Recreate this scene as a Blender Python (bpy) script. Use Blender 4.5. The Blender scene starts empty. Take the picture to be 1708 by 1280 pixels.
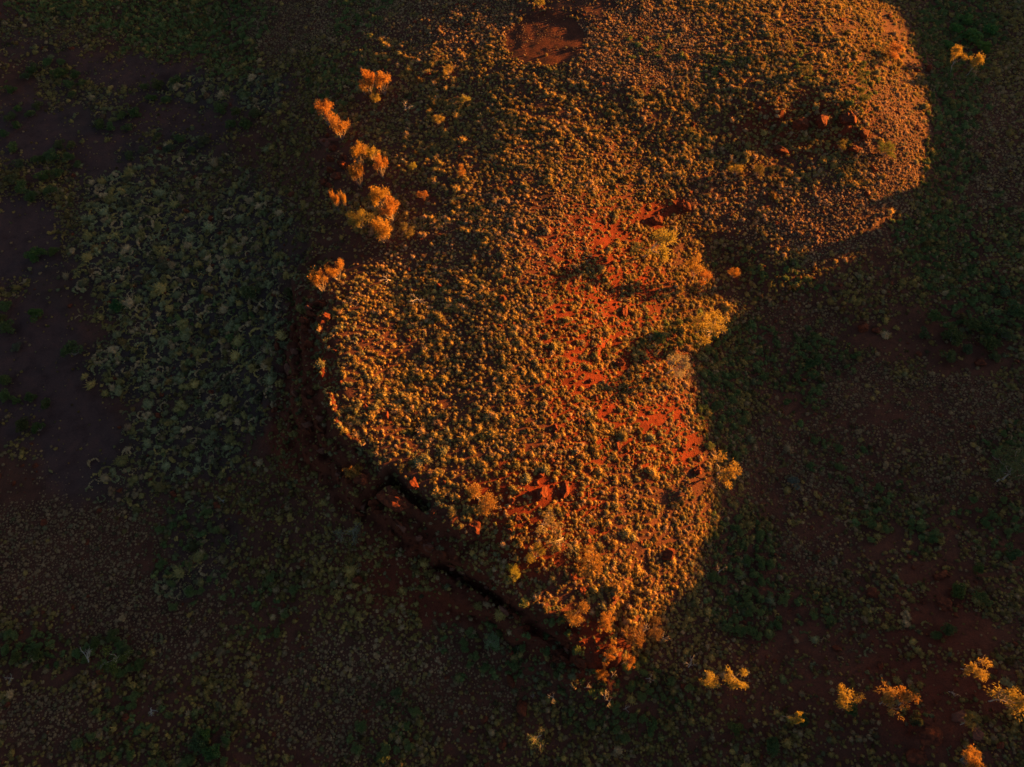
import bpy, math, random
import numpy as np
from mathutils import Vector

SC = bpy.context.scene
COL = SC.collection
RND = random.Random(11)
NR = np.random.default_rng(7)

# ------------------------------------------------------------------ camera, sky, sun, exposure
PITCH = math.radians(62)
CAM = np.array([0.0, -55.0, 113.0])
HFOV = math.radians(71.5)
W, H_ = 1708.0, 1280.0
F = W / 2 / math.tan(HFOV / 2)
cd = bpy.data.cameras.new('camera'); cam = bpy.data.objects.new('camera', cd); COL.objects.link(cam)
cam.location = CAM; cam.rotation_euler = (math.pi / 2 - PITCH, 0, 0)
cd.sensor_fit = 'HORIZONTAL'; cd.angle = HFOV; cd.clip_start = 0.5; cd.clip_end = 8000
SC.camera = cam

SUN_EL = math.radians(6.0)
SUN_AZ = math.radians(20.0)            # counter-clockwise from +x
SD = np.array([math.cos(SUN_AZ) * math.cos(SUN_EL), math.sin(SUN_AZ) * math.cos(SUN_EL), math.sin(SUN_EL)])
wd = bpy.data.worlds.new('World'); SC.world = wd; wd.use_nodes = True
nt = wd.node_tree; nt.nodes.clear()
sky = nt.nodes.new('ShaderNodeTexSky'); sky.sky_type = 'NISHITA'; sky.sun_disc = False
sky.sun_elevation = SUN_EL; sky.sun_rotation = math.pi / 2 - SUN_AZ
sky.air_density = 1.0; sky.dust_density = 2.5; sky.ozone_density = 1.7
bg = nt.nodes.new('ShaderNodeBackground'); bg.inputs['Strength'].default_value = 0.033
wo = nt.nodes.new('ShaderNodeOutputWorld')
nt.links.new(sky.outputs[0], bg.inputs['Color']); nt.links.new(bg.outputs[0], wo.inputs['Surface'])
sl = bpy.data.lights.new('sun', 'SUN'); so = bpy.data.objects.new('sun', sl); COL.objects.link(so)
sl.energy = 5.0; sl.color = (1.0, 0.385, 0.05); sl.angle = math.radians(0.4)
so.rotation_euler = Vector(-SD).to_track_quat('-Z', 'Y').to_euler(); so.location = (150, 40, 80)
SC.view_settings.view_transform = 'Standard'; SC.view_settings.look = 'None'
SC.view_settings.gamma = 1.0; SC.view_settings.exposure = 2.55
SC.cycles.max_bounces = 4; SC.cycles.diffuse_bounces = 2

# ------------------------------------------------------------------ projection helpers
sp, cp = math.sin(PITCH), math.cos(PITCH)
RIGHT = np.array([1.0, 0, 0]); FWD = np.array([0, cp, -sp]); UP = np.array([0, sp, cp])
def ray(px, py):
    d = FWD + RIGHT * ((px - W / 2) / F) + UP * ((H_ / 2 - py) / F)
    return d / np.linalg.norm(d)
def plane_pt(px, py, z):
    d = ray(px, py); t = (z - CAM[2]) / d[2]
    return CAM + d * t
def project(x, y, z):
    vx, vy, vz = x - CAM[0], y - CAM[1], z - CAM[2]
    dep = vy * FWD[1] + vz * FWD[2]
    up = vy * UP[1] + vz * UP[2]
    dep = np.maximum(dep, 1e-3)
    return W / 2 + F * vx / dep, H_ / 2 - F * up / dep, dep

# ------------------------------------------------------------------ numpy value noise
_P = NR.random((512, 512))
def vnoise(x, y):
    xi = np.floor(x).astype(np.int64); yi = np.floor(y).astype(np.int64)
    fx = x - xi; fy = y - yi
    fx = fx * fx * (3 - 2 * fx); fy = fy * fy * (3 - 2 * fy)
    a = _P[xi & 511, yi & 511]; b = _P[(xi + 1) & 511, yi & 511]
    c = _P[xi & 511, (yi + 1) & 511]; d = _P[(xi + 1) & 511, (yi + 1) & 511]
    return (a * (1 - fx) + b * fx) * (1 - fy) + (c * (1 - fx) + d * fx) * fy
def fbm(x, y, o=4):
    r = 0; a = 0.5
    for i in range(o):
        r = r + a * (vnoise(x + 17.3 * i, y - 9.1 * i) - 0.5); x = x * 2.03; y = y * 2.03; a *= 0.5
    return r
def sstep(a, b, v):
    t = np.clip((v - a) / (b - a), 0, 1); return t * t * (3 - 2 * t)

# ------------------------------------------------------------------ terrain heights (survey points: pixel of the spot, height in metres)
SURVEY = [
 # left flats and left slope
 (-120,0,.5),(-120,400,-1),(-120,800,-1.5),(-120,1350,-1),(0,0,1),(0,300,.2),(60,600,.3),(60,850,0),(100,1000,0),(100,1200,-.3),
 (150,150,.8),(150,420,1),(200,600,1.4),(200,800,1),(300,60,2),(300,250,1.6),(330,450,3),(350,620,3),(350,800,2.2),(420,320,4),
 (440,480,5.2),(435,600,5),(430,720,4.2),(420,860,2.6),(420,140,4.2),(430,20,5.5),
 # cliff foot, left and lower left
 (500,300,6.8),(495,420,7),(488,520,7.5),(485,620,8),(500,720,8),(550,800,7.6),(600,860,6.5),(660,920,6),(740,985,5.2),(820,1045,4.3),(900,1100,3.4),(985,1150,2.9),
 # cliff top
 (560,300,10.8),(530,480,13.4),(527,560,14.6),(530,650,15),(565,735,14.6),(625,800,14),(700,845,13),(790,900,11.6),(850,975,10),(905,1030,8.4),(960,1080,6.6),(1000,1120,4.6),
 # upper-left face that falls away from the sun
 (560,120,10),(540,200,10.4),(620,60,11.2),(640,210,11.9),(640,330,12.6),(620,400,12.8),(700,130,13),(720,260,13.8),(700,360,14.2),
 (800,60,13.6),(820,180,14.5),(830,300,15.3),(760,420,15),(640,500,14.6),
 # crest and top
 (950,100,15.6),(940,220,15.7),(920,340,15.4),(870,440,15.2),(760,560,15.1),(650,620,15.1),(680,720,14.6),(850,600,14.5),(800,740,14),(820,840,13.2),
 # slope down to the right
 (960,480,13.4),(1000,430,12.4),(990,560,12.3),(950,680,12.7),(930,800,12.2),(950,900,11.2),(1000,980,9.4),(1010,1060,7.4),
 (1030,500,10.6),(1035,600,9.9),(1060,680,9.8),(1060,800,9.9),(1080,900,8.5),(1110,720,8.6),(1160,760,6.9),
 (1080,440,9.8),(1100,560,8.7),(1110,620,8.2),(1160,600,6.6),(1175,700,6.2),(1195,800,5.4),(1170,900,5.4),(1140,970,5.5),(1060,1040,5.6),
 # promontory, upper right
 (1060,20,15.6),(1060,140,15.9),(1060,230,13.9),(1080,300,12.8),(1080,360,11.4),(1180,60,16),(1180,150,15.4),(1180,230,13.5),(1190,300,11.8),
 (1300,40,15.6),(1300,130,15.9),(1300,185,15),(1310,225,12.4),(1300,300,10.4),(1200,380,9.0),(1150,440,7.4),(1200,430,6.8),(1240,440,6.4),
 (1410,60,14.8),(1420,130,14.9),(1400,180,14.3),(1400,225,11.7),(1400,300,10.2),(1300,380,8.7),(1400,390,8),(1290,450,6.9),
 (1470,120,13.2),(1480,200,12),(1480,280,10.2),(1470,350,8.6),(1535,120,10),(1540,230,9.3),(1530,310,8.2),(1490,10,11),(1400,430,6.4),(1290,480,5.9),(1200,480,5.8),
 # right flats
 (1570,40,8),(1600,110,7.2),(1600,300,5.5),(1640,20,7),(1700,100,7),(1600,430,3.4),(1560,400,4.4),(1480,450,4.2),(1300,560,3.6),(1250,640,3.4),(1230,560,4.4),(1400,560,3),(1440,700,2.4),
 (1280,760,3),(1280,880,3),(1400,860,2.6),(1600,600,2.6),(1600,780,2.6),(1800,300,6),(1800,600,4),(1800,900,4),(1700,900,3.4),(1550,900,3.2),
 (1230,980,3.3),(1200,1060,3.4),(1110,1110,3.4),(1190,1130,3.7),(1240,1130,4),(1330,1000,3.4),(1330,1110,4.5),(1430,1170,6),(1510,1180,7.2),(1470,1060,5.2),(1560,1080,6.8),
 (1580,980,5),(1640,1120,8.4),(1690,1180,9.4),(1555,1230,9.0),(1620,1200,9.0),(1600,1290,9.8),(1800,1200,10.5),(1450,1270,6.6),(1330,1250,4.6),(1680,1040,7.0),
 # bottom flats
 (600,960,4.6),(520,900,4),(500,1050,1.6),(350,1000,.9),(300,1150,.5),(650,1060,3.4),(800,1110,2.8),(900,1160,2.0),(700,1180,1.4),(500,1230,.3),(850,1260,.6),(1050,1190,2.0),(1100,1280,1.2),(300,1320,.3),(700,1340,.2),(1100,1360,.8),
 # beyond the top edge
 (0,-150,2),(400,-150,4),(700,-120,11),(1000,-120,15),(1300,-100,14),(1500,-80,9),(1650,-100,7),(1800,-50,7.5),
]
CP = np.array([[*plane_pt(a, b, z)[:2], z] for a, b, z in SURVEY])
def phi(r2): return np.sqrt(r2 + 1.5 ** 2)
n_ = len(CP)
A = phi(((CP[:, None, :2] - CP[None, :, :2]) ** 2).sum(-1)) - 0.0
A -= np.eye(n_) * 0.25
M_ = np.zeros((n_ + 1, n_ + 1)); M_[:n_, :n_] = A; M_[:n_, n_] = 1; M_[n_, :n_] = 1
SOL = np.linalg.solve(M_, np.append(CP[:, 2], 0)); WT, C0 = SOL[:n_], SOL[n_]
def rbf(x, y):
    out = np.empty(x.shape)
    xf, yf, of = x.ravel(), y.ravel(), out.reshape(-1)
    for i in range(0, len(xf), 20000):
        dx = xf[i:i + 20000, None] - CP[None, :, 0]; dy = yf[i:i + 20000, None] - CP[None, :, 1]
        of[i:i + 20000] = phi(dx * dx + dy * dy) @ WT + C0
    return out
X0, X1, Y0, Y1, ST = -135.0, 190.0, -80.0, 165.0, 0.42
gx = np.arange(X0, X1 + ST, ST); gy = np.arange(Y0, Y1 + ST, ST)
# coarse rbf then bilinear up
cxs = np.arange(X0, X1 + 2, 0.84); cys = np.arange(Y0, Y1 + 2, 0.84)
CG = rbf(*np.meshgrid(cxs, cys, indexing='ij'))
def bil(G, x0, y0, st, x, y):
    u = np.clip((x - x0) / st, 0, G.shape[0] - 1.001); v = np.clip((y - y0) / st, 0, G.shape[1] - 1.001)
    i = u.astype(int); j = v.astype(int); fu = u - i; fv = v - j
    return (G[i, j] * (1 - fu) + G[i + 1, j] * fu) * (1 - fv) + (G[i, j + 1] * (1 - fu) + G[i + 1, j + 1] * fu) * fv
GX, GY = np.meshgrid(gx, gy, indexing='ij')
HB = bil(CG, X0, Y0, 0.84, GX, GY)
g0, g1 = np.gradient(HB, ST); SLOPE = np.hypot(g0, g1)
rocky = sstep(0.32, 0.6, SLOPE)
HG = HB + fbm(GX / 14, GY / 14, 3) * 1.3 + fbm(GX / 2.6, GY / 2.6, 3) * 0.42
lay = HB + fbm(GX / 4, GY / 4, 4) * 2.6
terr = (np.floor(lay / 3.3) + sstep(0.40, 0.60, lay / 3.3 - np.floor(lay / 3.3))) * 3.3 - lay
crag = np.abs(fbm(GX / 3.2 + 40, GY / 3.2, 4)) * -3.6 + 0.6
HG = HG + rocky * (terr * 0.9 + crag)
def hgt(x, y): return bil(HG, X0, Y0, ST, np.asarray(x, float), np.asarray(y, float))
def slope_at(x, y): return bil(SLOPE, X0, Y0, ST, np.asarray(x, float), np.asarray(y, float))
def hit(px, py, up=0.0):
    """spot on the ground (or 'up' metres above it) seen at this pixel of the photograph"""
    d = ray(px, py)
    t = np.linspace((30 - CAM[2]) / d[2], (-8 - CAM[2]) / d[2], 700)
    P = CAM[None] + t[:, None] * d[None]
    f = P[:, 2] - hgt(P[:, 0], P[:, 1]) - up
    k = int(np.argmax(f < 0)); k = max(k, 1)
    a = f[k - 1] / (f[k - 1] - f[k] + 1e-9)
    p = P[k - 1] * (1 - a) + P[k] * a
    return p, float(np.dot(p - CAM, FWD)) / F      # point, metres per pixel there

CRACKS = [[(612,840),(632,808),(650,790)],[(656,800),(680,822),(706,838)],[(733,936),(790,968),(832,998)],[(884,1042),(920,1062),(950,1084)]]
for line in CRACKS:
    pts = [hit(a, b)[0][:2] for a, b in line]
    dmin = np.full(GX.shape, 99.0)
    for p, q in zip(pts[:-1], pts[1:]):
        d = q - p; t = np.clip(((GX - p[0]) * d[0] + (GY - p[1]) * d[1]) / (d @ d), 0, 1)
        dmin = np.minimum(dmin, np.hypot(GX - p[0] - t * d[0], GY - p[1] - t * d[1]))
    HG = HG - 3.2 * (1 - sstep(.25, 1.15, dmin + fbm(GX / 2, GY / 2, 3) * .8))
CLEAR_C = hit(910, 64)[0]
def clearing(x, y):
    return 1 - sstep(.9, 1.06, np.hypot((x - CLEAR_C[0]) / 8.6, (y - CLEAR_C[1]) / 9.6) + fbm(x / 2.5, y / 2.5, 3) * .25)

# ------------------------------------------------------------------ the range east of the frame whose shadow falls across the slope
TE = math.tan(SUN_EL); sh = np.array([math.cos(SUN_AZ), math.sin(SUN_AZ)]); pe = np.array([-sh[1], sh[0]])
EDGE = [(1490,12,0),(1530,100,0),(1545,230,0),(1532,310,0),(1480,372,-.5),(1400,432,-.7),(1290,466,-.5),(1190,430,-.6),(1118,500,.2),(1138,600,0),(1160,700,0),(1180,800,0),(1160,905,0),(1140,972,0),(1062,1042,0),(1000,1135,.4)]
rr = []
D0 = 205.0
for a, b, off in EDGE:
    p, _ = hit(a, b); s = float(p[:2] @ pe); d = float(p[:2] @ sh)
    rr.append((s, p[2] + off + (D0 - d) * TE))
for a, b, off in [(1238, 1120, 3.4), (1430, 1170, 3.4), (1520, 1172, 3.2), (1690, 1170, 3.4), (1600, 1275, 4.2)]:
    p, _ = hit(a, b); s = float(p[:2] @ pe); d = float(p[:2] @ sh)
    if off > 0: rr.append((s, p[2] + off + (D0 - d) * TE))
rr.sort(); rr = [(rr[0][0] - 90, rr[0][1] + 10), (rr[0][0] - 8, rr[0][1] + 11)] + rr + [(rr[-1][0] + 12, rr[-1][1] + 7), (rr[-1][0] + 120, rr[-1][1] + 20)]
RS = np.array([r[0] for r in rr]); RH = np.array([r[1] for r in rr])
def range_h(x, y):
    s = x * pe[0] + y * pe[1]; d = x * sh[0] + y * sh[1]
    h = np.interp(s, RS, RH) + fbm(s / 3.0, s * 0 + 3.3, 3) * 0.7
    return h, np.clip(1 - np.abs(d - D0) / 42.0, 0, 1) ** 1.2

# ------------------------------------------------------------------ material helpers
def new_mat(name):
    m = bpy.data.materials.new(name); m.use_nodes = True
    n = m.node_tree; b = n.nodes['Principled BSDF']
    b.inputs['Roughness'].default_value = 0.9; b.inputs['Specular IOR Level'].default_value = 0.12
    return m, n, b
def N(n, t, **kw):
    o = n.nodes.new(t)
    for k, v in kw.items(): setattr(o, k, v)
    return o
def noise(n, scale, detail=4, rough=.6, coord=None):
    t = N(n, 'ShaderNodeTexNoise'); t.inputs['Scale'].default_value = scale
    t.inputs['Detail'].default_value = detail; t.inputs['Roughness'].default_value = rough
    if coord is not None: n.links.new(coord, t.inputs['Vector'])
    return t
def ramp(n, fac, stops):
    r = N(n, 'ShaderNodeValToRGB'); e = r.color_ramp.elements
    while len(e) < len(stops): e.new(0.5)
    for i, (p, c) in enumerate(stops): e[i].position = p; e[i].color = (*c, 1)
    n.links.new(fac, r.inputs[0]); return r
def mult(n, a, b, fac=1.0, mode='MULTIPLY'):
    m = N(n, 'ShaderNodeMix', data_type='RGBA', blend_type=mode); m.inputs['Factor'].default_value = fac
    n.links.new(a, m.inputs['A']); n.links.new(b, m.inputs['B']); return m.outputs['Result']

def ground_material():
    m, n, b = new_mat('red_earth')
    geo = N(n, 'ShaderNodeNewGeometry'); att = N(n, 'ShaderNodeAttribute', attribute_name='soil')
    n1 = noise(n, 0.35, 8, .65, geo.outputs['Position']); n2 = noise(n, 5.0, 6, .7, geo.outputs['Position'])
    n3 = noise(n, 2.2, 8, .75, geo.outputs['Position'])
    r1 = ramp(n, n1.outputs[0], [(.3, (.62, .55, .55)), (.5, (1, 1, 1)), (.72, (1.35, 1.2, 1.1))])
    r2 = ramp(n, n2.outputs[0], [(.35, (.55, .55, .6)), (.55, (1, 1, 1)), (.75, (1.5, 1.4, 1.2))])
    c = mult(n, att.outputs['Color'], r1.outputs[0]); c = mult(n, c, r2.outputs[0], .8)
    n.links.new(c, b.inputs['Base Color'])
    bp = N(n, 'ShaderNodeBump'); bp.inputs['Strength'].default_value = .9; bp.inputs['Distance'].default_value = .25
    n.links.new(n3.outputs[0], bp.inputs['Height']); n.links.new(bp.outputs[0], b.inputs['Normal'])
    return m
def tint_material(name, instancer):
    m, n, b = new_mat(name)
    if instancer:
        src = N(n, 'ShaderNodeAttribute', attribute_name='tint', attribute_type='INSTANCER').outputs['Color']
    else:
        src = N(n, 'ShaderNodeObjectInfo').outputs['Color']
    tc = N(n, 'ShaderNodeNewGeometry')
    t = noise(n, 3.5, 5, .7, tc.outputs['Position'])
    r = ramp(n, t.outputs[0], [(.3, (.55, .58, .6)), (.5, (1, 1, 1)), (.7, (1.4, 1.25, 1.0))])
    c = mult(n, src, r.outputs[0]); n.links.new(c, b.inputs['Base Color'])
    tl = N(n, 'ShaderNodeBsdfTranslucent'); n.links.new(c, tl.inputs['Color'])
    mx = N(n, 'ShaderNodeMixShader'); mx.inputs[0].default_value = .33
    n.links.new(b.outputs[0], mx.inputs[1]); n.links.new(tl.outputs[0], mx.inputs[2])
    n.links.new(mx.outputs[0], n.nodes['Material Output'].inputs['Surface'])
    return m
def plain_material(name, c0, c1, scale, bump=0.0):
    m, n, b = new_mat(name); tc = N(n, 'ShaderNodeNewGeometry')
    t = noise(n, scale, 7, .68, tc.outputs['Position'])
    r = ramp(n, t.outputs[0], [(.32, c0), (.68, c1)]); n.links.new(r.outputs[0], b.inputs['Base Color'])
    if bump:
        bp = N(n, 'ShaderNodeBump'); bp.inputs['Strength'].default_value = .8; bp.inputs['Distance'].default_value = bump
        n.links.new(t.outputs[0], bp.inputs['Height']); n.links.new(bp.outputs[0], b.inputs['Normal'])
    return m
M_GROUND = ground_material()
M_TUFT = tint_material('spinifex_needles', True)
M_LEAF = tint_material('leaves', False)
M_BARK = plain_material('pale_bark', (.26, .2, .15), (.48, .4, .33), 3)
M_STEM = plain_material('grey_stem', (.16, .12, .10), (.30, .24, .2), 4)
M_DEAD = plain_material('bleached_wood', (.32, .26, .21), (.52, .45, .39), 4)
M_ROCK = plain_material('red_rock', (.045, .014, .010), (.21, .05, .021), 2.0, .5)
M_STONE = plain_material('dark_rock', (.09, .035, .025), (.22, .08, .05), 1.1, .35)

# ------------------------------------------------------------------ zones of soil and plants, laid out over the ground
def zones(px, py, lst):
    out = np.zeros_like(px)
    for cx, cy, rx, ry, s in lst:
        d = np.sqrt(((px - cx) / rx) ** 2 + ((py - cy) / ry) ** 2)
        out = np.maximum(out, s * (1 - sstep(.62, 1.15, d)))
    return out
BARE = [(30,400,75,80,1),(50,600,110,130,1),(110,700,75,120,1),(150,760,60,90,.9),(40,220,85,55,1),(110,220,60,40,.9),(20,150,50,35,.8),(150,110,70,22,.85),(245,125,95,28,.85),(300,190,120,45,.8),(180,250,65,70,.85),(290,250,120,25,.6),
 (60,90,90,28,.65),(100,480,55,60,.8),(110,560,60,40,.85),(60,800,90,40,.75),(170,720,45,75,.9),
 (925,15,50,40,.75),(990,10,50,22,.6),
 (985,640,44,15,.75),(960,580,28,18,.7),(1040,585,12,55,.7),(1018,475,10,50,.7),(1090,690,46,13,.65),(1150,745,32,20,.7),(905,822,28,26,.85),(942,815,20,26,.8),(1088,362,26,24,.85),(1130,345,30,20,.8),(880,745,26,16,.55),(930,520,24,16,.6),(1165,795,22,32,.8),(820,810,40,16,.3),(860,870,40,30,.35),(900,930,40,30,.3),(980,1080,50,40,.6),(660,580,30,18,.55),(640,540,24,14,.4),(1010,690,30,12,.5),
 (1020,400,35,16,.55),(1000,420,20,30,.35),
 (1440,550,46,18,.85),(1530,560,75,45,.75),(1610,600,80,28,.85),(1480,690,45,22,.7),(1560,950,75,30,.7),(1570,1010,35,70,.85),(1630,1060,70,24,.8),(1290,1080,40,30,.8),(1600,1150,70,50,.75),(1545,1225,80,45,.85),(1440,1110,90,70,.45),(1370,1150,100,60,.45),(1350,880,40,20,.5),(1600,860,50,30,.5),(1250,1190,60,60,.5),(1670,900,50,20,.6),
 (745,1010,60,36,.7),(650,960,45,30,.5),(505,690,40,110,.4),(600,880,50,30,.5),(500,560,30,60,.35),(560,270,35,60,.7),(640,300,40,30,.6),(700,330,45,30,.5),(560,420,50,60,.6),(400,640,18,50,.45),(430,740,50,30,.5),(360,780,40,20,.6),
 (560,1000,50,30,.4),(120,1130,60,14,.8),(230,1170,40,20,.7),(260,1200,50,14,.6),(390,1260,60,30,.6),(20,1140,30,30,.6),(240,930,30,30,.5)]
BIG = [(235,420,140,140,1),(330,480,120,160,1),(250,610,115,80,1),(430,580,60,170,.95),(480,440,40,110,.6),(370,660,60,70,.9),(300,740,130,80,.85),(220,800,80,60,.7),(200,330,90,60,.9),(290,270,110,50,.65),(410,400,80,120,.85),(430,150,60,40,.8),(330,150,60,35,.7),(70,80,90,30,.5),(150,190,60,40,.55),(100,470,60,50,.5),(60,40,90,30,.4),(330,880,80,60,.6),(320,960,60,40,.7),
 (640,160,80,40,.5),(1250,980,80,90,.55),(930,1110,120,60,.6),(1380,1080,120,80,.35),(1660,560,80,70,.5),(720,880,70,40,.4),(560,580,50,120,.5),(660,760,70,50,.4)]
GREEN = [(300,30,160,75,1),(110,15,150,22,.9),(380,100,60,50,.7),(1600,50,80,80,1),(1590,200,55,160,.95),(1570,400,75,90,1),(1640,500,110,60,.8),(1345,620,50,70,1),(1245,585,70,70,.85),(1400,590,60,40,.7),(1240,950,70,110,.95),(1265,1010,70,70,1),(1195,650,45,90,.75),(1210,720,40,60,.6),(1360,1010,70,40,.6),(1500,880,80,45,.7),(1450,820,60,30,.5),(1390,760,60,40,.4),(60,1080,80,35,.9),(190,1095,60,35,1),(230,1180,60,50,.7),(850,1070,130,65,.8),(1040,1160,120,70,.8),(650,1210,60,70,.6),(300,900,70,70,.6),(330,970,60,45,.5),(430,1010,70,70,.5),(1310,465,80,26,.8),(1240,430,60,40,.5),(560,140,60,60,.5),(600,20,60,60,.6),(1680,380,40,60,.5),(1680,760,50,60,.7),(1660,880,60,50,.6),(1150,560,40,40,.6),(1100,560,40,40,.4),(340,540,80,60,.3),(1440,140,30,50,.4),(1080,80,60,40,.3),(1180,100,60,20,.4),(1320,110,70,20,.4),(200,1250,80,40,.6),(340,1230,50,50,.7)]
TAN = [(100,900,200,140,1),(250,1000,180,120,1),(480,30,110,70,.9),(720,30,200,60,.8),(1060,70,140,90,.9),(1490,240,55,130,.9),(1400,370,130,70,.9),(1250,340,120,60,.6),(1430,640,80,60,.9),(1570,690,170,80,.9),(1620,800,120,60,.7),(1360,770,170,90,.7),(560,1160,140,120,.8),(760,1140,120,90,.8),(1350,920,90,50,.8),(1330,540,80,60,.8),(900,380,120,80,.5),(1140,680,40,110,.6),(80,1210,120,60,.9),(1650,250,70,130,.7),(700,420,120,60,.5)]
NAKED_SOIL = [(30,400,90,100,1),(60,620,110,150,1),(120,740,80,110,1),(50,230,110,80,1),(200,140,160,50,.8),(300,200,130,60,.7),(170,250,90,80,.8)]
REDDER = [(1000,560,120,260,1),(1100,720,90,80,1),(900,860,140,120,1),(980,1080,70,60,1),(1090,360,60,40,1),(1340,210,140,60,.8),(1560,1100,120,170,.3),(720,960,180,90,.6),(500,650,70,180,.7)]

def soil_color(px, py, x, y, rock):
    w = np.clip(fbm(x / 9, y / 9, 4) + .5, 0, 1)[..., None]
    base = np.array([.085, .032, .021]) * (1 - w) + np.array([.125, .042, .025]) * w
    k = zones(px, py, NAKED_SOIL)[..., None]; base = base * (1 - k) + np.array([.082, .040, .036]) * k
    k = zones(px, py, REDDER)[..., None]; base = base * (1 - k) + np.array([.16, .026, .0105]) * k
    k = clearing(x, y)[..., None]; base = base * (1 - k) + np.array([.105, .030, .0165]) * k
    k = (zones(px, py, BIG) * (px < 520))[..., None] * .8; base = base * (1 - k) + np.array([.046, .034, .032]) * k
    k = rock[..., None] * .75; base = base * (1 - k) + np.array([.13, .034, .018]) * k
    return base

# ------------------------------------------------------------------ ground sheet (fine inside the view, stretching out to the horizon)
def stretch(lo, hi, arr, far):
    st = arr[1] - arr[0]; out = []; v = lo; s = st
    while v > -far: s *= 1.22; v -= s; out.append(v)
    pre = out[::-1]; out = []; v = hi; s = st
    while v < far: s *= 1.22; v += s; out.append(v)
    return np.concatenate([pre, arr, out])
def build_ground():
    xs = stretch(gx[0], gx[-1], gx, 3000); ys = stretch(gy[0], gy[-1], gy, 3000)
    GXX, GYY = np.meshgrid(xs, ys, indexing='ij')
    cx = np.clip(GXX, X0, X1); cy = np.clip(GYY, Y0, Y1)
    Z = hgt(cx, cy)
    dist = np.hypot(GXX - cx, GYY - cy)
    Z = Z * np.exp(-dist / 60) + 1.5 * (1 - np.exp(-dist / 60)) + fbm(GXX / 90, GYY / 90, 4) * np.clip(dist / 4, 0, 18)
    rh, k = range_h(GXX, GYY)
    k = k * sstep(0, 1, k * 1.2)
    # grows out of the plain east of the picture
    Z = np.where(k > 0, Z * (1 - k) + rh * k, Z)
    nx, ny = len(xs), len(ys)
    V = np.stack([GXX, GYY, Z], -1).reshape(-1, 3).astype(np.float32)
    idx = np.arange(nx * ny).reshape(nx, ny)
    Q = np.stack([idx[:-1, :-1], idx[1:, :-1], idx[1:, 1:], idx[:-1, 1:]], -1).reshape(-1, 4).astype(np.int32)
    me = bpy.data.meshes.new('ground')
    me.vertices.add(len(V)); me.vertices.foreach_set('co', V.ravel())
    me.loops.add(Q.size); me.loops.foreach_set('vertex_index', Q.ravel())
    me.polygons.add(len(Q)); me.polygons.foreach_set('loop_start', np.arange(0, Q.size, 4, dtype=np.int32))
    me.update(calc_edges=True)
    me.polygons.foreach_set('use_smooth', np.ones(len(Q), bool))
    px, py, dep = project(V[:, 0].astype(float), V[:, 1].astype(float), V[:, 2].astype(float))
    wob = fbm(V[:, 0] / 4, V[:, 1] / 4, 3) * 50
    px = px + wob; py = py + fbm(V[:, 0] / 4 + 31, V[:, 1] / 4, 3) * 50
    rock = sstep(.42, .85, slope_at(V[:, 0], V[:, 1]))
    c = soil_color(px, py, V[:, 0].astype(float), V[:, 1].astype(float), rock)
    at = me.attributes.new('soil', 'FLOAT_COLOR', 'POINT')
    at.data.foreach_set('color', np.concatenate([c, np.ones((len(c), 1))], 1).astype(np.float32).ravel())
    me.materials.append(M_GROUND)
    o = bpy.data.objects.new('ground', me); COL.objects.link(o); o['kind'] = 'structure'
    o['label'] = 'red stony earth of the hill, its cliff and the flats around'
    return o
build_ground()

# ------------------------------------------------------------------ mesh collectors
class MB:
    def __init__(s): s.v = []; s.f = []; s.n = 0
    def add(s, v, f):
        v = np.asarray(v, float); s.v.append(v); s.f += [tuple(i + s.n for i in q) for q in f]; s.n += len(v)
    def mesh(s, name, mat, smooth=False):
        me = bpy.data.meshes.new(name)
        me.from_pydata(np.concatenate(s.v).tolist(), [], s.f); me.materials.append(mat)
        if smooth: me.polygons.foreach_set('use_smooth', np.ones(len(me.polygons), bool))
        me.update(); return me
    def tube(s, pts, rads, k=5):
        pts = np.asarray(pts, float); vs = []
        for i, p in enumerate(pts):
            t = pts[min(i + 1, len(pts) - 1)] - pts[max(i - 1, 0)]; t /= np.linalg.norm(t) + 1e-9
            u = np.cross(t, [.31, .87, .38]); u /= np.linalg.norm(u); w = np.cross(t, u)
            for j in range(k):
                a = 2 * math.pi * j / k; vs.append(p + rads[i] * (u * math.cos(a) + w * math.sin(a)))
        fs = [(i * k + j, i * k + (j + 1) % k, (i + 1) * k + (j + 1) % k, (i + 1) * k + j) for i in range(len(pts) - 1) for j in range(k)]
        m = (len(pts) - 1) * k; fs.append(tuple(m + j for j in range(k)))
        s.add(vs, fs)
    def leaves(s, centres, dirs, length, width):
        """narrow leaf sprays: one bent quad pair each"""
        r = NR
        n = len(centres)
        d = dirs / (np.linalg.norm(dirs, axis=1, keepdims=True) + 1e-9)
        q = np.cross(d, r.normal(size=(n, 3))); q /= np.linalg.norm(q, axis=1, keepdims=True) + 1e-9
        L = length * r.uniform(.6, 1.35, (n, 1)); w = width * r.uniform(.6, 1.3, (n, 1))
        droop = np.array([[0, 0, -1]]) * L * .25
        a = centres - d * L * .5; b = centres + q * w * .5; c = centres + d * L * .5 + droop; e = centres - q * w * .5
        v = np.stack([a, b, c, e], 1).reshape(-1, 3)
        s.add(v, [(4 * i, 4 * i + 1, 4 * i + 2, 4 * i + 3) for i in range(n)])

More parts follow.
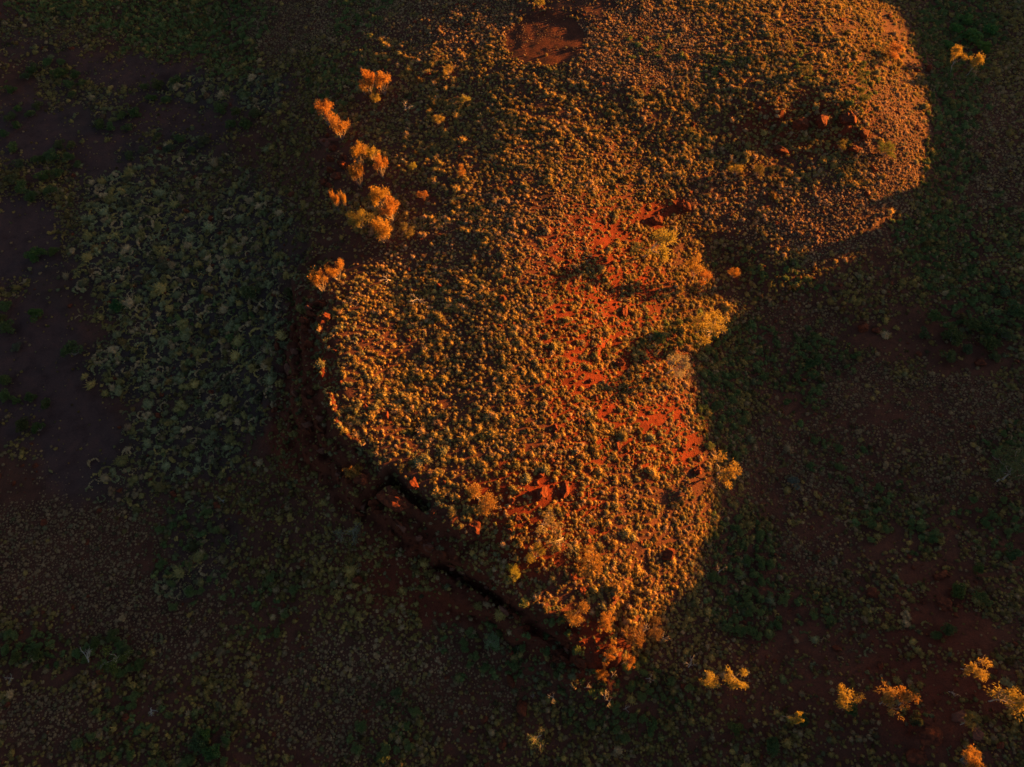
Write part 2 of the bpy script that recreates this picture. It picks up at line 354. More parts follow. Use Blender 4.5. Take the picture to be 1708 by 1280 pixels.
def dome(mb, cx, cy, R, hh, seed, spikes=46):
    spikes = int(spikes * 1.8)
    r = np.random.default_rng(seed)
    rings = [(.82, -.25), (.84, .1), (.7, .44), (.4, .74)]; k = 9; vs = []
    for a, z in rings:
        for j in range(k):
            t = 2 * math.pi * j / k + r.uniform(-.15, .15); q = a * r.uniform(.78, 1.08)
            vs.append((cx + R * q * math.cos(t) * .88, cy + R * q * math.sin(t) * .88, hh * z * r.uniform(.8, 1.05)))
    vs.append((cx, cy, hh * .8)); fs = []
    for i in range(3):
        for j in range(k): fs.append((i * k + j, i * k + (j + 1) % k, (i + 1) * k + (j + 1) % k, (i + 1) * k + j))
    for j in range(k): fs.append((3 * k + j, 3 * k + (j + 1) % k, 4 * k))
    mb.add(vs, fs)
    vs = []; fs = []
    for i in range(spikes):
        t = r.uniform(0, 2 * math.pi); el = math.asin(r.uniform(.05, 1)); d = np.array([math.cos(t) * math.cos(el), math.sin(t) * math.cos(el), math.sin(el)])
        sc = np.array([R, R, hh]); q = np.cross(d, r.normal(size=3)); q /= np.linalg.norm(q)
        o = np.array([cx, cy, 0]); b = o + d * sc * .6; tip = o + (d + r.normal(0, .12, 3)) * sc * r.uniform(.9, 1.25); w = q * R * r.uniform(.06, .13)
        vs += [b - w, b + w, tip]; fs.append((3 * i, 3 * i + 1, 3 * i + 2))
    mb.add(vs, fs)

def tuft_meshes():
    out = {}
    out['tuft'] = []
    for i in range(5):
        mb = MB(); dome(mb, 0, 0, 1, .95, 10 + i, 44); out['tuft'].append(mb.mesh('tuft', M_TUFT))
    out['clump'] = []
    for i in range(4):
        mb = MB(); r = random.Random(50 + i)
        for j in range(r.randint(3, 5)):
            a = r.uniform(0, 6.28); q = r.uniform(.2, .62); dome(mb, q * math.cos(a), q * math.sin(a), r.uniform(.4, .66), r.uniform(.5, .8), 100 * i + j, 34)
        out['clump'].append(mb.mesh('clump', M_TUFT))
    out['arc'] = []
    for i, (a0, a1) in enumerate([(0, 200), (20, 150), (0, 260)]):
        mb = MB(); r = random.Random(80 + i); m = int((a1 - a0) / 24)
        for j in range(m + 1):
            a = math.radians(a0 + (a1 - a0) * j / m + r.uniform(-5, 5)); q = r.uniform(.7, .92); e = .55 + .45 * math.sin(math.pi * (j + .5) / (m + 1))
            dome(mb, q * math.cos(a), q * math.sin(a), r.uniform(.2, .33) * e, r.uniform(.3, .46) * e, 300 * i + j, 22)
        out['arc'].append(mb.mesh('arc', M_TUFT))
    out['ring'] = []
    for i in range(3):
        mb = MB(); r = random.Random(90 + i); gap = r.uniform(0, 360)
        for j in range(15):
            adeg = 24 * j + r.uniform(-6, 6)
            if abs((adeg - gap + 180) % 360 - 180) < 14 * i: continue
            a = math.radians(adeg); q = r.uniform(.68, .86)
            dome(mb, q * math.cos(a), q * math.sin(a), r.uniform(.18, .32), r.uniform(.26, .44), 700 * i + j, 20)
        out['ring'].append(mb.mesh('ring', M_TUFT))
    return out
TM = tuft_meshes()

# ------------------------------------------------------------------ scatter candidates
def candidates(spacing, keep_margin=130):
    xs = np.arange(X0 + 2, X1 - 2, spacing); ys = np.arange(Y0 + 2, Y1 - 2, spacing)
    x, y = np.meshgrid(xs, ys); x = x.ravel(); y = y.ravel()
    x = x + NR.uniform(-.5, .5, len(x)) * spacing; y = y + NR.uniform(-.5, .5, len(y)) * spacing
    z = hgt(x, y); px, py, dep = project(x, y, z)
    m = (px > -keep_margin) & (px < W + keep_margin) & (py > -keep_margin) & (py < H_ + keep_margin)
    x, y, z, px, py, dep = [v[m] for v in (x, y, z, px, py, dep)]
    qx = px + fbm(x / 4, y / 4, 3) * 60; qy = py + fbm(x / 4 + 31, y / 4, 3) * 60
    return x, y, z, px, py, qx, qy, dep, sstep(.6, 1.05, slope_at(x, y)) * np.where(py < 340, .35, np.where(px < 530, .55, 1.0))
C_TAN = np.array([.45, .29, .17]); C_YEL = np.array([.44, .29, .085]); C_OLV = np.array([.25, .195, .06]); C_GRY = np.array([.19, .20, .105]); C_GRN = np.array([.095, .135, .045])
def mixc(ws):
    cols = np.array([C_TAN, C_YEL, C_OLV, C_GRY, C_GRN]); ws = np.stack(np.broadcast_arrays(*ws), 1); ws = ws / ws.sum(1, keepdims=True)
    pick = (ws.cumsum(1) < NR.random((len(ws), 1))).sum(1).clip(0, 4)
    out = cols[pick] * .65 + (ws @ cols) * .35
    old = (NR.random((len(ws), 1)) < .13)
    return np.where(old, out * np.array([.55, .48, .5]), out)

def layer_small():
    x, y, z, px, py, qx, qy, dep, st = candidates(.4)
    bare = np.maximum(zones(qx, qy, BARE), clearing(x, y) * 1.0); tan = zones(qx, qy, TAN); grn = zones(qx, qy, GREEN); big = zones(qx, qy, BIG)
    patch = fbm(x / 6, y / 6, 4) + .5
    dens = (.62 + .38 * tan) * (1 - bare) ** 1.3 * (1 - .65 * st) * (1 - .78 * big) * np.clip(np.maximum(2.4 * patch - .55, tan * (.6 + 1.6 * (fbm(x / 22 + 5, y / 22, 4) + .25))), np.where((px > 520) & (px < 1250) & (py < 1100), .55, .08), 1.1) + .03
    m = NR.random(len(x)) < dens
    x, y, z, px, py, tan, grn, big, bare = [v[m] for v in (x, y, z, px, py, tan, grn, big, bare)]
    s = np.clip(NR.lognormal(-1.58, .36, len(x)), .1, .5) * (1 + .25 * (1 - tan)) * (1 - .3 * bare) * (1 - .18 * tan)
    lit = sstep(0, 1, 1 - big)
    c = mixc([.35 + .9 * tan, .55 * (1 - tan) * lit + .05, .35 * (1 - tan) + .05,   .15 + .5 * big, .05 + .8 * grn]) * np.where((px < 520) | (py > 1130) | (px > 1250) & (py > 480), .78, 1.0)[:, None]  # tint lowered over the shaded flats, shade put into the tuft colour
    return x, y, z, s, c
def layer_hummock():
    x, y, z, px, py, qx, qy, dep, st = candidates(.57)
    bare = np.maximum(zones(qx, qy, BARE), clearing(x, y) * 1.0); tan = zones(qx, qy, TAN); grn = zones(qx, qy, GREEN); big = zones(qx, qy, BIG)
    patch = fbm(x / 5 + 9, y / 5, 4) + .5
    bare = bare * (1 - .3 * ((px > 520) & (px < 1200) & (py > 380) & (py < 1130) & (st < .5)))
    hill = ((px > 520) & (px < 1250) & (py > 380) & (py < 1050)) * .3
    dens = (.62 * (1 - tan) + .1 + hill) * (1 - bare) ** 1.6 * (1 - .6 * st) * (1 - .8 * big) * np.clip(2.6 * patch - .75, .04, 1.2)
    m = NR.random(len(x)) < dens
    x, y, z, px, py, tan, grn, big = [v[m] for v in (x, y, z, px, py, tan, grn, big)]
    s = np.clip(NR.lognormal(-1.33, .48, len(x)), .13, .95)
    c = mixc([.2 + .5 * tan, .75 * (1 - big) + .05, .45, .15 + .7 * big, .04 + .9 * grn])
    return x, y, z, s, c
def layer_big():
    x, y, z, px, py, qx, qy, dep, st = candidates(1.25)
    bare = np.maximum(zones(qx, qy, BARE), clearing(x, y) * 1.0); big = zones(qx, qy, BIG); grn = zones(qx, qy, GREEN)
    bigk = big.copy()
    m = NR.random(len(x)) < (big * 1.0 + .012) * (1 - .7 * bare * (big < .6)) * (1 - .8 * st)
    x, y, z, px, py, grn, dep, big = [v[m] for v in (x, y, z, px, py, grn, dep, big)]
    lf = sstep(.3, .9, big) * (px < 520)
    s = np.clip(NR.lognormal(-.16, .32, len(x)), .45, 1.7) * (.6 + .4 * lf)
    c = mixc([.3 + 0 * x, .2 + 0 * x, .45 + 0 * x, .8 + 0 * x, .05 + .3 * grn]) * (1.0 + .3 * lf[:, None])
    kind = NR.choice(4, len(x), p=[.12, .24, .48, .16])     # tuft, clump, arc, ring
    return x, y, z, s, c, kind, px, py, dep
def layer_green():
    x, y, z, px, py, qx, qy, dep, st = candidates(1.45)
    grn = zones(qx, qy, GREEN); bare = np.maximum(zones(qx, qy, BARE), clearing(x, y) * 1.0)
    m = NR.random(len(x)) < grn * .85 * (1 - .6 * bare) * (1 - .6 * st)
    x, y, z, px, py, dep = [v[m] for v in (x, y, z, px, py, dep)]
    s = NR.uniform(.5, 1.05, len(x))
    t = NR.random((len(x), 1)); c = C_GRN * 1.25 * (1 - t) + np.array([.19, .215, .075]) * t
    return x, y, z, s, c, px, py, dep

# ------------------------------------------------------------------ instanced ground cover (nobody could count it)
def stuff_layer(name, label, protos, x, y, z, s, c, flat=1.0, aim=None):
    me = bpy.data.meshes.new(name); n = len(x)
    me.vertices.add(n); me.vertices.foreach_set('co', np.stack([x, y, z - .03], 1).astype(np.float32).ravel())
    at = me.attributes.new('tint', 'FLOAT_COLOR', 'POINT')
    at.data.foreach_set('color', np.concatenate([c * NR.uniform(.7, 1.25, (n, 1)), np.ones((n, 1))], 1).astype(np.float32).ravel())
    sc = s[:, None] * NR.uniform(.8, 1.25, (n, 3)); sc[:, 2] *= flat
    at = me.attributes.new('size', 'FLOAT_VECTOR', 'POINT'); at.data.foreach_set('vector', sc.astype(np.float32).ravel())
    at = me.attributes.new('turn', 'FLOAT_VECTOR', 'POINT')
    rt = np.stack([NR.normal(0, .12, n), NR.normal(0, .12, n), NR.uniform(0, 6.28, n) if aim is None else NR.normal(aim, .55, n)], 1); at.data.foreach_set('vector', rt.astype(np.float32).ravel())
    at = me.attributes.new('pick', 'INT', 'POINT'); at.data.foreach_set('value', NR.integers(0, len(protos), n).astype(np.int32))
    o = bpy.data.objects.new(name, me); COL.objects.link(o); o['kind'] = 'stuff'; o['label'] = label; o['category'] = 'ground cover'
    ng = bpy.data.node_groups.new(name, 'GeometryNodeTree')
    ng.interface.new_socket('Geometry', in_out='INPUT', socket_type='NodeSocketGeometry')
    ng.interface.new_socket('Geometry', in_out='OUTPUT', socket_type='NodeSocketGeometry')
    gi = ng.nodes.new('NodeGroupInput'); go = ng.nodes.new('NodeGroupOutput'); ip = ng.nodes.new('GeometryNodeInstanceOnPoints')
    jn = ng.nodes.new('GeometryNodeJoinGeometry')
    for p in protos:
        oi = ng.nodes.new('GeometryNodeObjectInfo'); oi.inputs['Object'].default_value = p; oi.inputs['As Instance'].default_value = True
        ng.links.new(oi.outputs['Geometry'], jn.inputs[0])
    def na(nm, ty):
        a = ng.nodes.new('GeometryNodeInputNamedAttribute'); a.data_type = ty; a.inputs['Name'].default_value = nm; return a.outputs['Attribute']
    ng.links.new(gi.outputs[0], ip.inputs['Points']); ng.links.new(jn.outputs[0], ip.inputs['Instance'])
    ip.inputs['Pick Instance'].default_value = True
    ng.links.new(na('pick', 'INT'), ip.inputs['Instance Index']); ng.links.new(na('size', 'FLOAT_VECTOR'), ip.inputs['Scale'])
    e2r = ng.nodes.new('FunctionNodeEulerToRotation'); ng.links.new(na('turn', 'FLOAT_VECTOR'), e2r.inputs[0]); ng.links.new(e2r.outputs[0], ip.inputs['Rotation'])
    ng.links.new(ip.outputs[0], go.inputs[0])
    md = o.modifiers.new('scatter', 'NODES'); md.node_group = ng
    return o
def thing(name, me, loc, label, cat, group=None, scale=(1, 1, 1), rot=(0, 0, 0), color=None):
    o = bpy.data.objects.new(name, me); COL.objects.link(o); o.location = loc; o.scale = scale; o.rotation_euler = rot
    o['label'] = label; o['category'] = cat
    if group: o['group'] = group
    if color is not None:
        o.color = (*color, 1); o['tint'] = [float(v) for v in color]
    return o

def spot_words(px, py):
    """where on the hill or the flats a spot lies"""
    if 520 < px < 1170 and 420 < py < 1000 and (py - 800) < (px - 620) * .75: return 'top'
    if px < 520 and py < 860: return 'left'
    if py > 860 and px < 1000: return 'low'
    return 'right'
# hummocks that stand out one by one
bx, by, bz, bs, bc, bk, bpx, bpy_, bdep = layer_big()
vis = bs / bdep * ((bpx > 0) & (bpx < W) & (bpy_ > 0) & (bpy_ < H_))
order = np.argsort(-vis); NIND = 300
ind = order[:NIND]; rest = order[NIND:]
KN = ['tuft', 'clump', 'arc', 'ring']
KNAME = ['spinifex_hummock', 'spinifex_clump', 'spinifex_crescent', 'spinifex_ring']
KL = {'tuft': 'domed spinifex hummock', 'clump': 'lumpy spinifex clump of merged domes', 'arc': 'crescent shaped spinifex hummock with one open side', 'ring': 'ring shaped spinifex hummock with a bare middle'}
WH = {'top': 'on the sunlit hill top', 'left': 'on the shaded left slope', 'low': 'below the cliff', 'right': 'right of the hill'}
PROTO = {k: [] for k in KN}; first = {}
for i in ind:
    kind = KN[bk[i]]; w = spot_words(bpx[i], bpy_[i])
    me = TM[kind][int(NR.integers(0, len(TM[kind])))]
    o = thing(KNAME[bk[i]], me, (bx[i], by[i], bz[i] - .05), f'{KL[kind]} {WH[w]}', 'grass hummock', f'{kind} hummocks {w}',
          (bs[i] * RND.uniform(.85, 1.2), bs[i] * RND.uniform(.85, 1.2), bs[i] * RND.uniform(.7, 1.0)), (0, 0, RND.gauss(.2, .5) if kind == 'arc' else RND.uniform(0, 6.28)), bc[i] * RND.uniform(.75, 1.2))
    if me.name not in first: first[me.name] = o; PROTO[kind].append(o)
for k in KN:
    m = rest[bk[rest] == KN.index(k)]
    if len(m) and PROTO[k]:
        stuff_layer(f'spinifex_{k}_cover'.replace('arc', 'crescent'), f'remaining {k} spinifex hummocks too many to count', PROTO[k], bx[m], by[m], bz[m], bs[m], bc[m], .85, .2 if k == 'arc' else None)
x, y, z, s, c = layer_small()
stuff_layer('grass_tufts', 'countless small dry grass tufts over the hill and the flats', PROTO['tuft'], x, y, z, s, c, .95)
print('small tufts', len(x))
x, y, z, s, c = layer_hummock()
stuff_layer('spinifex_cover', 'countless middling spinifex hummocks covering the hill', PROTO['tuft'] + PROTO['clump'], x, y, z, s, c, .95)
print('hummocks', len(x), 'big', len(bx))

# concentric rows of tufts on the round clearing
cc, mpp = hit(893, 60)
rx, ry = [], []
for k in range(9):
    r = .9 + .62 * k
    a = np.arange(-.6 if k > 2 else 0, 4.2 if k > 2 else 6.28, .3 / r) + NR.uniform(0, .3)
    a = a[NR.random(len(a)) < (.7 - .055 * k)]
    rx.append(cc[0] + (r + NR.normal(0, .05, len(a))) * np.cos(a)); ry.append(cc[1] + (r + NR.normal(0, .05, len(a))) * np.sin(a) * 1.1)
rx = np.concatenate(rx); ry = np.concatenate(ry)
stuff_layer('ring_grass', 'thin tufts growing in concentric rings on the round red clearing', PROTO['tuft'], rx, ry, hgt(rx, ry), NR.uniform(.07, .13, len(rx)), np.tile(C_TAN * .8, (len(rx), 1)), 1.0)

# ------------------------------------------------------------------ rocks
def rock_mesh(seed, mat, sub=3):
    import bmesh
    r = np.random.default_rng(seed); bm = bmesh.new(); bmesh.ops.create_icosphere(bm, subdivisions=sub, radius=1)
    pl = r.normal(size=(16, 3)); pl /= np.linalg.norm(pl, axis=1, keepdims=True); dd = r.uniform(.5, .95, 16)
    off = r.uniform(0, 200, 2)
    for v in bm.verts:
        p = np.array(v.co)
        for q, d in zip(pl, dd):
            e = p @ q - d
            if e > 0: p = p - q * e * .92
        nrm = p / np.linalg.norm(p); f = float(fbm(np.array([p[0] * 2.6 + off[0] + p[2]]), np.array([p[1] * 2.6 + off[1] - 1.6 * p[2]]), 4)[0])
        v.co = Vector(p + nrm * f * .6)
    me = bpy.data.meshes.new('rock'); bm.to_mesh(me); bm.free(); me.materials.append(mat); return me
ROCKS = [rock_mesh(200 + i, M_ROCK) for i in range(6)]; DROCKS = [rock_mesh(300 + i, M_STONE, 3) for i in range(4)]
def boulder(px, py, rx_, ry_, hz, label, dark=False, rz=None, group=None, cat='boulder', name='boulder'):
    p, mp = hit(px, py)
    me = RND.choice(DROCKS if dark else ROCKS)
    a, b = rx_ * mp * .82, ry_ * mp * .82; hz *= .8
    return thing(name, me, (p[0], p[1], p[2] + hz * .08), label, cat, group, (a, b, hz), (RND.uniform(-.15, .15), RND.uniform(-.15, .15), RND.uniform(-.3, .3) if rz is None else rz))
boulder(870, 1180, 16, 22, 1.5, 'large oval red boulder standing alone on the dark flat below the hill tip', rz=.35)
boulder(853, 1136, 10, 17, 1.2, 'narrow red boulder just above the large oval boulder below the hill', rz=.35)
boulder(907, 1062, 26, 11, 1.3, 'flat red slab fallen at the foot of the cliff near its lower tip', rz=-.2)
boulder(878, 1050, 14, 11, 1.3, 'rounded red block leaning left of the fallen slab at the cliff foot')
boulder(1440, 549, 15, 13, 1.6, 'round dark red boulder alone on the shaded flat right of the hill')
boulder(1460, 552, 9, 8, .9, 'smaller dark red boulder touching the round one on the right flat')
boulder(1634, 606, 12, 10, 1.2, 'brownish boulder at the lower edge of the right hand bushes')
boulder(598, 968, 12, 11, 1.2, 'rust red boulder in the shade below the left end of the cliff')
boulder(365, 846, 10, 7, .7, 'low red rock beside the fallen pale branch in the lower left')
boulder(210, 1198, 9, 10, 1, 'orange red boulder among dark shrubs in the lower left corner')
boulder(168, 1120, 10, 8, .8, 'reddish rock under the green tree in the lower left')
boulder(905, 824, 17, 21, 1.2, 'bright orange rock knob on the sunlit lower hill, left of a pair', rz=.1)
boulder(943, 818, 13, 20, 1.0, 'bright orange rock knob on the sunlit lower hill, right of a pair')
boulder(655, 836, 36, 17, 1.3, 'long dark slab split from the cliff edge behind a black crack', rz=-.5)
boulder(690, 806, 13, 20, 1.0, 'orange rock lit on its right side at the cliff edge above the crack')
boulder(790, 880, 16, 20, .9, 'rock block catching light at the ragged cliff top')
boulder(605, 800, 16, 14, 2, 'shaded block at the corner of the cliff below an orange bush')
boulder(1335, 212, 26, 16, 2.4, 'dark overhanging crag in the middle of the right hand promontory')
boulder(1368, 205, 20, 18, 2.4, 'dark crag right next to the overhanging one on the promontory')
boulder(1412, 200, 20, 18, 2.2, 'red crag rimmed with light at the right end of the promontory cliff')
boulder(1300, 250, 28, 11, 1.3, 'sunlit red ledge below the left end of the promontory cliff')
boulder(1440, 225, 14, 14, 1.6, 'red outcrop at the outer end of the promontory cliff')
boulder(1425, 250, 18, 10, 1.2, 'orange outcrop below the promontory cliff')
boulder(1142, 346, 18, 12, 1.4, 'dark red outcrop at the head of the gully')
boulder(1095, 368, 16, 15, 1.3, 'bright red rock face above the pale trunked tree in the gully')
boulder(1042, 520, 8, 24, 1, 'narrow red rib of rock along the gully')
boulder(1032, 608, 14, 14, 1.2, 'dark red outcrop in the bend of the gully')
boulder(1085, 545, 10, 6, .6, 'small orange rock right of the gully')
boulder(1555, 1228, 34, 20, .8, 'long red ledge of the rocky rise at the lower right', rz=.6)
boulder(1600, 1195, 20, 14, .6, 'cracked dark slab on the rocky rise at the lower right', True)
boulder(1630, 1225, 20, 16, .6, 'broken dark slab right of the cracked one at the lower right', True)
boulder(1530, 1262, 26, 16, .7, 'red slab at the bottom edge of the photo on the rocky rise')
boulder(1570, 960, 26, 12, 1, 'low red rock shelf above the dry wash on the right flat')
boulder(1575, 1010, 16, 22, 1, 'second red rock shelf lower down the dry wash on the right flat', rz=.4)
boulder(970, 1100, 18, 20, 1.6, 'red rock at the lower tip of the cliff catching the last light')
boulder(1163, 785, 10, 12, 1, 'small red rock left of the round crowned tree at the shadow edge')
LINE = [(505,545),(500,580),(497,625),(508,668),(522,712),(548,752),(578,790),(620,850),(668,882),(706,905),(742,935),(775,962),(815,990),(846,1018),(940,1085),(530,520),(548,300),(560,268),(556,240)]
for i, (a, b) in enumerate(LINE):
    for j in range(5):
        boulder(a + RND.uniform(-16, 16), b + RND.uniform(-14, 14), RND.uniform(5, 17), RND.uniform(4, 11), RND.uniform(.7, 1.7),
            'shaded red block jutting from the dark face of the cliff', RND.random() < .3, RND.uniform(-.9, .2), 'blocks of the cliff face', 'rock', 'cliff_block')
# loose stones
x, y, z, px, py, qx, qy, dep, st = candidates(.95)
red = zones(qx, qy, REDDER); bare = np.maximum(zones(qx, qy, BARE), clearing(x, y) * 1.0); nk = zones(qx, qy, NAKED_SOIL)
m = NR.random(len(x)) < (.10 + .55 * red + .6 * st) * (1 - nk) * (1 - clearing(x, y))
st_protos = [o for o in SC.objects if o.name.startswith('boulder')][:6]
stuff_layer('loose_stones', 'countless loose red stones strewn over bare ground', st_protos, x[m], y[m], z[m], NR.gamma(1.7, .1, m.sum()) + .05, np.tile([.3, .1, .05], (m.sum(), 1)), .8)

# ------------------------------------------------------------------ trees and shrubs
def limb(mb, a, b, r0, r1, rng, bend=.12, k=5):
    a = np.array(a, float); b = np.array(b, float); L = np.linalg.norm(b - a)
    pts = [a]; n = 4
    for i in range(1, n): pts.append(a + (b - a) * i / n + rng.normal(0, bend * L * .5, 3) * (1, 1, .4))
    pts.append(b); mb.tube(pts, [r0 + (r1 - r0) * i / n for i in range(n + 1)], k)
    return pts
def gum_proto(seed, nclump=7, lean=.35, dens=150, spread=1.0, leaf=.15):
    """unit tree: height 1, crown radius about .5"""
    g = np.random.default_rng(seed); tr = MB(); cr = MB()
    la = g.uniform(0, 6.28); base = np.array([0, 0, -.04]); fork = np.array([math.cos(la) * lean * .3, math.sin(la) * lean * .3, g.uniform(.22, .36)])
    limb(tr, base, fork, .022, .016, g, .12, 6)
    for i in range(nclump):
        a = la + g.normal(0, 1.3) if i < nclump // 2 else g.uniform(0, 6.28)
        q = spread * .42 * math.sqrt(g.uniform(.04, 1)); c = np.array([fork[0] * 1.5 + q * math.cos(a), fork[1] * 1.5 + q * math.sin(a), g.uniform(.62, .95) - .3 * q])
        limb(tr, fork, c, .011, .004, g, .14, 4)
        R = g.uniform(.12, .2)
        for j in range(3):
            e = c + g.normal(0, R * .7, 3); limb(tr, c * .8 + fork * .2, e, .006, .003, g, .1, 3)
        n = int(dens * g.uniform(.7, 1.3)); sub = c + g.normal(0, R * .55, (6, 3)) * (1, 1, .6)
        pts = sub[g.integers(0, 6, n)] + g.normal(0, R * .34, (n, 3)) * (1, 1, .75)
        cr.leaves(pts, (pts - c) * 1.2 + g.normal(0, R * .6, (n, 3)), .075 * leaf / .15, .03 * leaf / .15)
    return tr.mesh('trunk', M_BARK, True), cr.mesh('crown', M_LEAF)
def wattle_proto(seed, n_st=12, spread=.5):
    """shrubby tree with many rising stems and spiky sprays"""
    g = np.random.default_rng(seed); tr = MB(); cr = MB()
    for i in range(n_st):
        a = g.uniform(0, 6.28); q = spread * math.sqrt(g.uniform(.02, 1)); top = np.array([q * math.cos(a), q * math.sin(a), g.uniform(.74, 1) - .25 * q])
        pts = limb(tr, (0, 0, -.03), top, .016, .005, g, .1, 4)
        for t in range(3):
            c = pts[4] * np.array([1 - .2 * t, 1 - .2 * t, 1 - .07 * t]); n = 46
            p = c + g.normal(0, .055 + .012 * t, (n, 3))
            cr.leaves(p, np.array([[0, 0, .7]]) + (p - c) * 9 + g.normal(0, .35, (n, 3)), .085, .026)
    return tr.mesh('stem', M_STEM, True), cr.mesh('foliage', M_LEAF)
def bush_proto(seed, nl=6, dens=110):
    """unit bush: radius about 1, dense lumpy dome"""
    g = np.random.default_rng(seed); tr = MB(); cr = MB()
    for i in range(nl):
        a = g.uniform(0, 6.28); q = .62 * math.sqrt(g.random()); c = np.array([q * math.cos(a), q * math.sin(a), g.uniform(.4, .95) - .25 * q]); R = g.uniform(.3, .46)
        limb(tr, (0, 0, -.1), c, .05, .02, g, .1, 4)
        d = g.normal(size=(dens, 3)); d[:, 2] = np.abs(d[:, 2]) * 1.1 - .3; d /= np.linalg.norm(d, axis=1, keepdims=True)
        p = c + d * R * g.uniform(.55, 1.05, (dens, 1)); cr.leaves(p, d + g.normal(0, .8, (dens, 3)), .2, .11)
    return tr.mesh('stem', M_STEM, True), cr.mesh('foliage', M_LEAF)
def dead_proto(seed, nb=5, flat=.6):
    g = np.random.default_rng(seed); tr = MB(); a0 = g.uniform(0, 6.28)
    fork = np.array([.2 * math.cos(a0), .2 * math.sin(a0), .3]); limb(tr, (0, 0, -.05), fork, .04, .028, g, .1, 5)
    for i in range(nb):
        a = a0 + g.normal(0, 1.1); e = fork + np.array([math.cos(a) * g.uniform(.3, .7), math.sin(a) * g.uniform(.3, .7), g.uniform(.1, .7) * flat])
        pts = limb(tr, fork, e, .022, .009, g, .16, 4)
        for j in range(3):
            s0 = pts[2 + j % 2]; b = a + g.normal(0, .8); limb(tr, s0, s0 + np.array([math.cos(b) * .25, math.sin(b) * .25, g.uniform(0, .25)]), .009, .004, g, .16, 3)
    return tr.mesh('dead_wood', M_DEAD, True)
GUM = [gum_proto(400 + i, 6 + i % 4, .3 + .12 * (i % 3)) for i in range(7)]
PALE = [gum_proto(450 + i, 8, .6, 60, 1.1, .13) for i in range(2)]
WAT = [wattle_proto(500 + i, 11 + i % 4) for i in range(5)]
BUSH = [bush_proto(600 + i, 5 + i % 4) for i in range(6)]
DEAD = [dead_proto(700 + i, 3 + i % 3, .4 + .2 * (i % 3)) for i in range(6)]
def plant(name, parts, loc, scale, rz, label, cat, group, color, names):
    e = bpy.data.objects.new(name, None); COL.objects.link(e); e.location = loc; e.scale = scale; e.rotation_euler = (0, 0, rz)
    e.empty_display_size = .3; e['label'] = label; e['category'] = cat
    if group: e['group'] = group
    for nm, me in zip(names, parts):
        o = bpy.data.objects.new(nm, me); COL.objects.link(o); o.parent = e; o.color = (*color, 1)
    return e
OR = (.42, .225, .055); GD = (.38, .30, .065); OL = (.15, .14, .05); DG = (.082, .098, .034); GG = (.12, .14, .085); PL = (.33, .27, .17)
def tree(px, py, rpx, label, kind='gum', col=GD, h=None, proto=None, rz=None, group=None):
    r0 = rpx * .105
    h = h or min(8.0, max(2.2, r0 * 2.1))
    p, mp = hit(px, py, h * .72); R = rpx * mp
    z = float(hgt(p[0], p[1])); rz = RND.uniform(0, 6.28) if rz is None else rz
    P, nm, nms = {'gum': (GUM, 'gum_tree', ('trunk', 'crown')), 'pale': (PALE, 'gum_tree', ('trunk', 'crown')), 'wattle': (WAT, 'wattle_tree', ('stem', 'foliage'))}[kind]
    q = P[RND.randrange(len(P)) if proto is None else proto]
    s = R / .5
    return plant(nm, q, (p[0], p[1], z), (s, s, h), rz, label, 'tree', group, [v * RND.uniform(.88, 1.1) for v in col], nms)
def bush(px, py, rpx, label, col=DG, hz=None, group=None):
    hh = rpx * .105 * .8 if hz is None else hz
    p, mp = hit(px, py, hh * .5); R = rpx * mp * .95; z = float(hgt(p[0], p[1]))
    return plant('bush', RND.choice(BUSH), (p[0], p[1], z), (R, R * RND.uniform(.85, 1.1), hh * RND.uniform(.9, 1.15)), RND.uniform(0, 6.28), label, 'bush', group, [v * RND.uniform(1.05, 1.5) for v in col], ('stem', 'foliage'))
def dead(px, py, rpx, label, hz, rz=None, cat='dead tree'):
    p, mp = hit(px, py, hz * .5); R = rpx * mp; z = float(hgt(p[0], p[1]))
    return thing('dead_tree', RND.choice(DEAD), (p[0], p[1], z), label, cat, None, (R * 1.3, R * 1.3, hz), (0, 0, RND.uniform(0, 6.28) if rz is None else rz))

T = tree
T(540,183,17,'glowing orange tree at the left end of the hill, upper of a touching pair','wattle',OR,5.6)
T(564,207,19,'glowing orange tree at the left end of the hill, lower of a touching pair','wattle',OR,5.6)
T(614,132,16,'flat orange crown in the long upright row at the upper left, left half','wattle',OR,5.6)
T(637,132,15,'flat orange crown in the long upright row at the upper left, right half','wattle',OR,5.6)
T(606,148,8,'small orange bush just below the long orange row','wattle',OR,2.2)
T(626,163,10,'small yellow bush standing below the long orange row','wattle',GD,2.2)
T(597,250,14,'deep orange bush, leftmost of four above a dark hollow','wattle',OR,5.6)
T(621,253,13,'golden bush in the middle of four above a dark hollow','wattle',GD,3.2)
T(633,272,13,'orange bush with trailing pale twigs, right of four above a dark hollow','wattle',OR,5.6)
T(596,287,15,'orange bush, lowest of four above a dark hollow','wattle',OR,5.6)
T(558,330,8,'tiny orange crown lit alone over the dark left slope','wattle',OR,5.6)
T(572,329,6,'tiny orange crown right beside the one lit over the dark left slope','wattle',OR,5.6)
T(630,325,19,'orange crown at the top of the large cluster on the hill\'s left shoulder','wattle',OR,5.6)
T(650,346,18,'orange crown at the right of the large cluster on the hill\'s left shoulder','wattle',OR,5.6)
T(600,362,22,'golden yellow crown at the left of the large cluster on the hill\'s left shoulder','wattle',GD,4.5)
T(634,380,20,'orange crown at the bottom of the large cluster on the hill\'s left shoulder','wattle',OR,5.6)
T(676,385,15,'dim olive and orange bush right of the large orange cluster','wattle',(.24,.16,.06),2.4)
T(531,463,16,'red orange twiggy tree at the cliff edge, left of a joined pair','wattle',OR,5.6)
